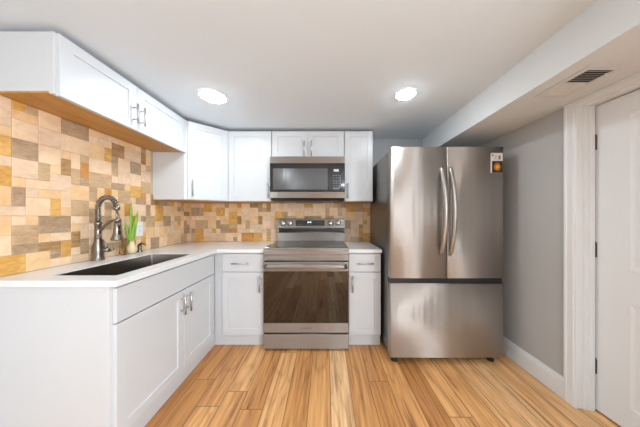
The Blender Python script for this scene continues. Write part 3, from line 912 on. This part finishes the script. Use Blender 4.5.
for x0, x1, hx, lab in ((FL, XC - .002, .9415, None), (XC + .002, FR, 1.0125, None)):
    bm = B(); fridge_front(bm, x0, x1, .704, FT); d = obj('door', bm, M['steel'], t); doors.append(d)
    for e in d.data.polygons: pass
    bm = B(); pp = []; rs = []
    for k in range(25):
        f = k / 24; zz = .893 + (1.605 - .893) * f
        bow = math.sin(math.pi * f) ** .75
        pp.append((hx, FF + .004 - .066 * bow, zz)); rs.append(.0168 if .03 < f < .97 else .0145)
    tube(bm, pp, rs, 14)
    obj('handle', bm, M['fridge_handle'], d)
bm = B(); fridge_front(bm, FL, FR, .058, .657); obj('freezer_drawer', bm, M['steel'], t)
bm = B(); box(bm, FL + .004, FR - .004, FF + .022, FF + .086, .650, .712); obj('handle_recess', bm, M['black'], t)
for d in doors: pass
bm = B(); box(bm, FL + .02, FR - .02, FF + .06, FF + .12, .028, .056); obj('kick_grille', bm, M['black'], t)
for xx in (FL + .05, FR - .07):
    bm = B(); lathe(bm, [(.026, 0), (.026, .016), (.014, .018), (.014, .046)], (xx, FF + .06, .0004), seg=18); obj('foot', bm, M['rubber'], t)
    bm = B(); lathe(bm, [(.026, 0), (.026, .016), (.014, .018), (.014, .046)], (xx, YB - .12, .0004), seg=18); obj('foot', bm, M['rubber'], t)
for xx in (FL + .02, FR - .10):
    bm = B(); box(bm, xx, xx + .08, FF + .03, FF + .14, FT - .004, FT + .012, .004, 2); obj('hinge_cover', bm, M['steel_dark'], t)
# energy sticker with a picture on the right door
sxa, sxb = 1.342, 1.440
yy = lambda x: FF + .004 * ((x - (FL + FR) / 2) / ((FR - FL) / 2)) ** 2
def curved_plate(bm, x0, x1, z0, z1, d0, d1, n=6):
    f_, k_ = [], []
    out = [(x0 + (x1 - x0) * k / n, yy(x0 + (x1 - x0) * k / n) - d1) for k in range(n + 1)] + [(x1 - (x1 - x0) * k / n, yy(x1 - (x1 - x0) * k / n) - d0) for k in range(n + 1)]
    prism(bm, out, 'Z', z0, z1)
stickm = paint('white_sticker_paper', (0.80, 0.79, 0.77), 0.4)
def flower():
    m, nt, b_ = new_mat('printed_golden_flower')
    tc = nd(nt, 'ShaderNodeTexCoord')
    gr = nd(nt, 'ShaderNodeTexGradient', gradient_type='SPHERICAL'); mp = nd(nt, 'ShaderNodeMapping')
    nt.links.new(tc.outputs['Generated'], mp.inputs[0]); mp.inputs['Location'].default_value = (-1.05, -.5 * .01, -1.05); mp.inputs['Scale'].default_value = (2.1, .01, 2.1)
    nt.links.new(mp.outputs[0], gr.inputs[0])
    n = noise(nt, mapped(nt, (1, 1, 1)), 60, 3, .6)
    f = math_node(nt, 'MULTIPLY', gr.outputs['Fac'], math_node(nt, 'ADD', n, .35))
    nt.links.new(ramp(nt, f, [(0.06, (0.012, 0.008, 0.006)), (0.25, (0.25, 0.07, 0.01)), (0.5, (0.66, 0.28, 0.02)), (0.8, (0.85, 0.50, 0.06))]), b_.inputs['Base Color'])
    b_.inputs['Roughness'].default_value = .3
    return m
bm = B(); curved_plate(bm, sxa, sxb, 1.560, 1.722, .0002, .0012); st = obj('sticker', bm, stickm, doors[1], 'white sticker with a dark picture of a golden flower')
bm = B(); curved_plate(bm, sxa + .011, sxb - .001, 1.562, 1.657, .0012, .0018); obj('picture', bm, flower(), st)
bm = B(); curved_plate(bm, sxa + .008, sxa + .022, 1.698, 1.712, .0012, .0016)
curved_plate(bm, sxb - .034, sxb - .018, 1.670, 1.702, .0012, .0016)
for k in range(4): curved_plate(bm, sxa + .028, sxa + .058 - .008 * (k % 2), 1.672 + k * .010, 1.6745 + k * .010, .0012, .0015)
obj('print', bm, M['keys'], st)

# ------------------------------------------------------------------ recessed lamps, and unseen ones added
def downlight(x, y, r, label):
    t = thing('recessed_light', label, 'ceiling light', (x, y, ZC), 'recessed ceiling lights')
    bm = B(); lathe(bm, [(r, -.0005), (r, -.004), (r * .97, -.007), (r * .80, -.005), (r * .78, -.0015)], (x, y, ZC), seg=40, cap=False); obj('trim_ring', bm, M['trim'], t)
    bm = B(); lathe(bm, [(r * .79, -.0008), (r * .79, -.0055), (r * .77, -.010), (r * .66, -.016), (r * .45, -.020), (r * .2, -.0218), (.002, -.022)], (x, y, ZC), seg=40); obj('diffuser', bm, M['lampface'], t)
downlight(-.878, 1.640, .107, 'recessed ceiling light over the counter run, nearest the corner cabinet')
downlight(.612, 1.607, .082, 'recessed ceiling light out in front of the refrigerator')
for x, y in ((-.85, -.30), (.55, -.30), (-.85, -1.9), (.55, -1.9)):  # lamps added out of view to raise the room's brightness
    downlight(x, y, .095, 'unseen ceiling light added in the rear half to brighten the room')

# ------------------------------------------------------------------ air register under the soffit
VX0, VX1, VY0, VY1 = 1.288, 1.412, 1.032, 1.240
t = thing('air_register', 'white two-way louvred air register under the soffit', 'vent', ((VX0 + VX1) / 2, (VY0 + VY1) / 2, SOF_Z))
bm = B()
zt, zb = SOF_Z - .0004, SOF_Z - .006
for a in ((VX0 - .028, VX0, VY0 - .028, VY1 + .028), (VX1, VX1 + .028, VY0 - .028, VY1 + .028), (VX0, VX1, VY0 - .028, VY0), (VX0, VX1, VY1, VY1 + .028), (VX0, VX1, (VY0 + VY1) / 2 - .006, (VY0 + VY1) / 2 + .006)):
    box(bm, *a, zb, zt, .0015)
obj('frame', bm, M['ventwhite'], t)
bm = B(); box(bm, VX0, VX1, VY0, VY1, SOF_Z - .0012, SOF_Z - .0004); obj('duct_opening', bm, M['vent_dark'], t)
ymid = (VY0 + VY1) / 2
for sgn, ya_, yb_ in ((1, VY0, ymid - .006), (-1, ymid + .006, VY1)):
    bm = B(); n = 7
    for k in range(n):
        yc = ya_ + (yb_ - ya_) * (k + .5) / n
        mt = Matrix.Translation(((VX0 + VX1) / 2, yc, SOF_Z - .0062)) @ Matrix.Rotation(math.radians(38 * sgn), 4, 'X')
        box(bm, -(VX1 - VX0) / 2, (VX1 - VX0) / 2, -.0062, .0062, -.0005, .0005, mtx=mt)
    obj('louvres', bm, M['ventwhite'], t)
bm = B(); tube(bm, [(VX1 - .012, VY0 + .020, SOF_Z - .007), (VX1 - .014, VY0 + .012, SOF_Z - .022)], .004, 10); obj('damper_lever', bm, M['plastic'], t)
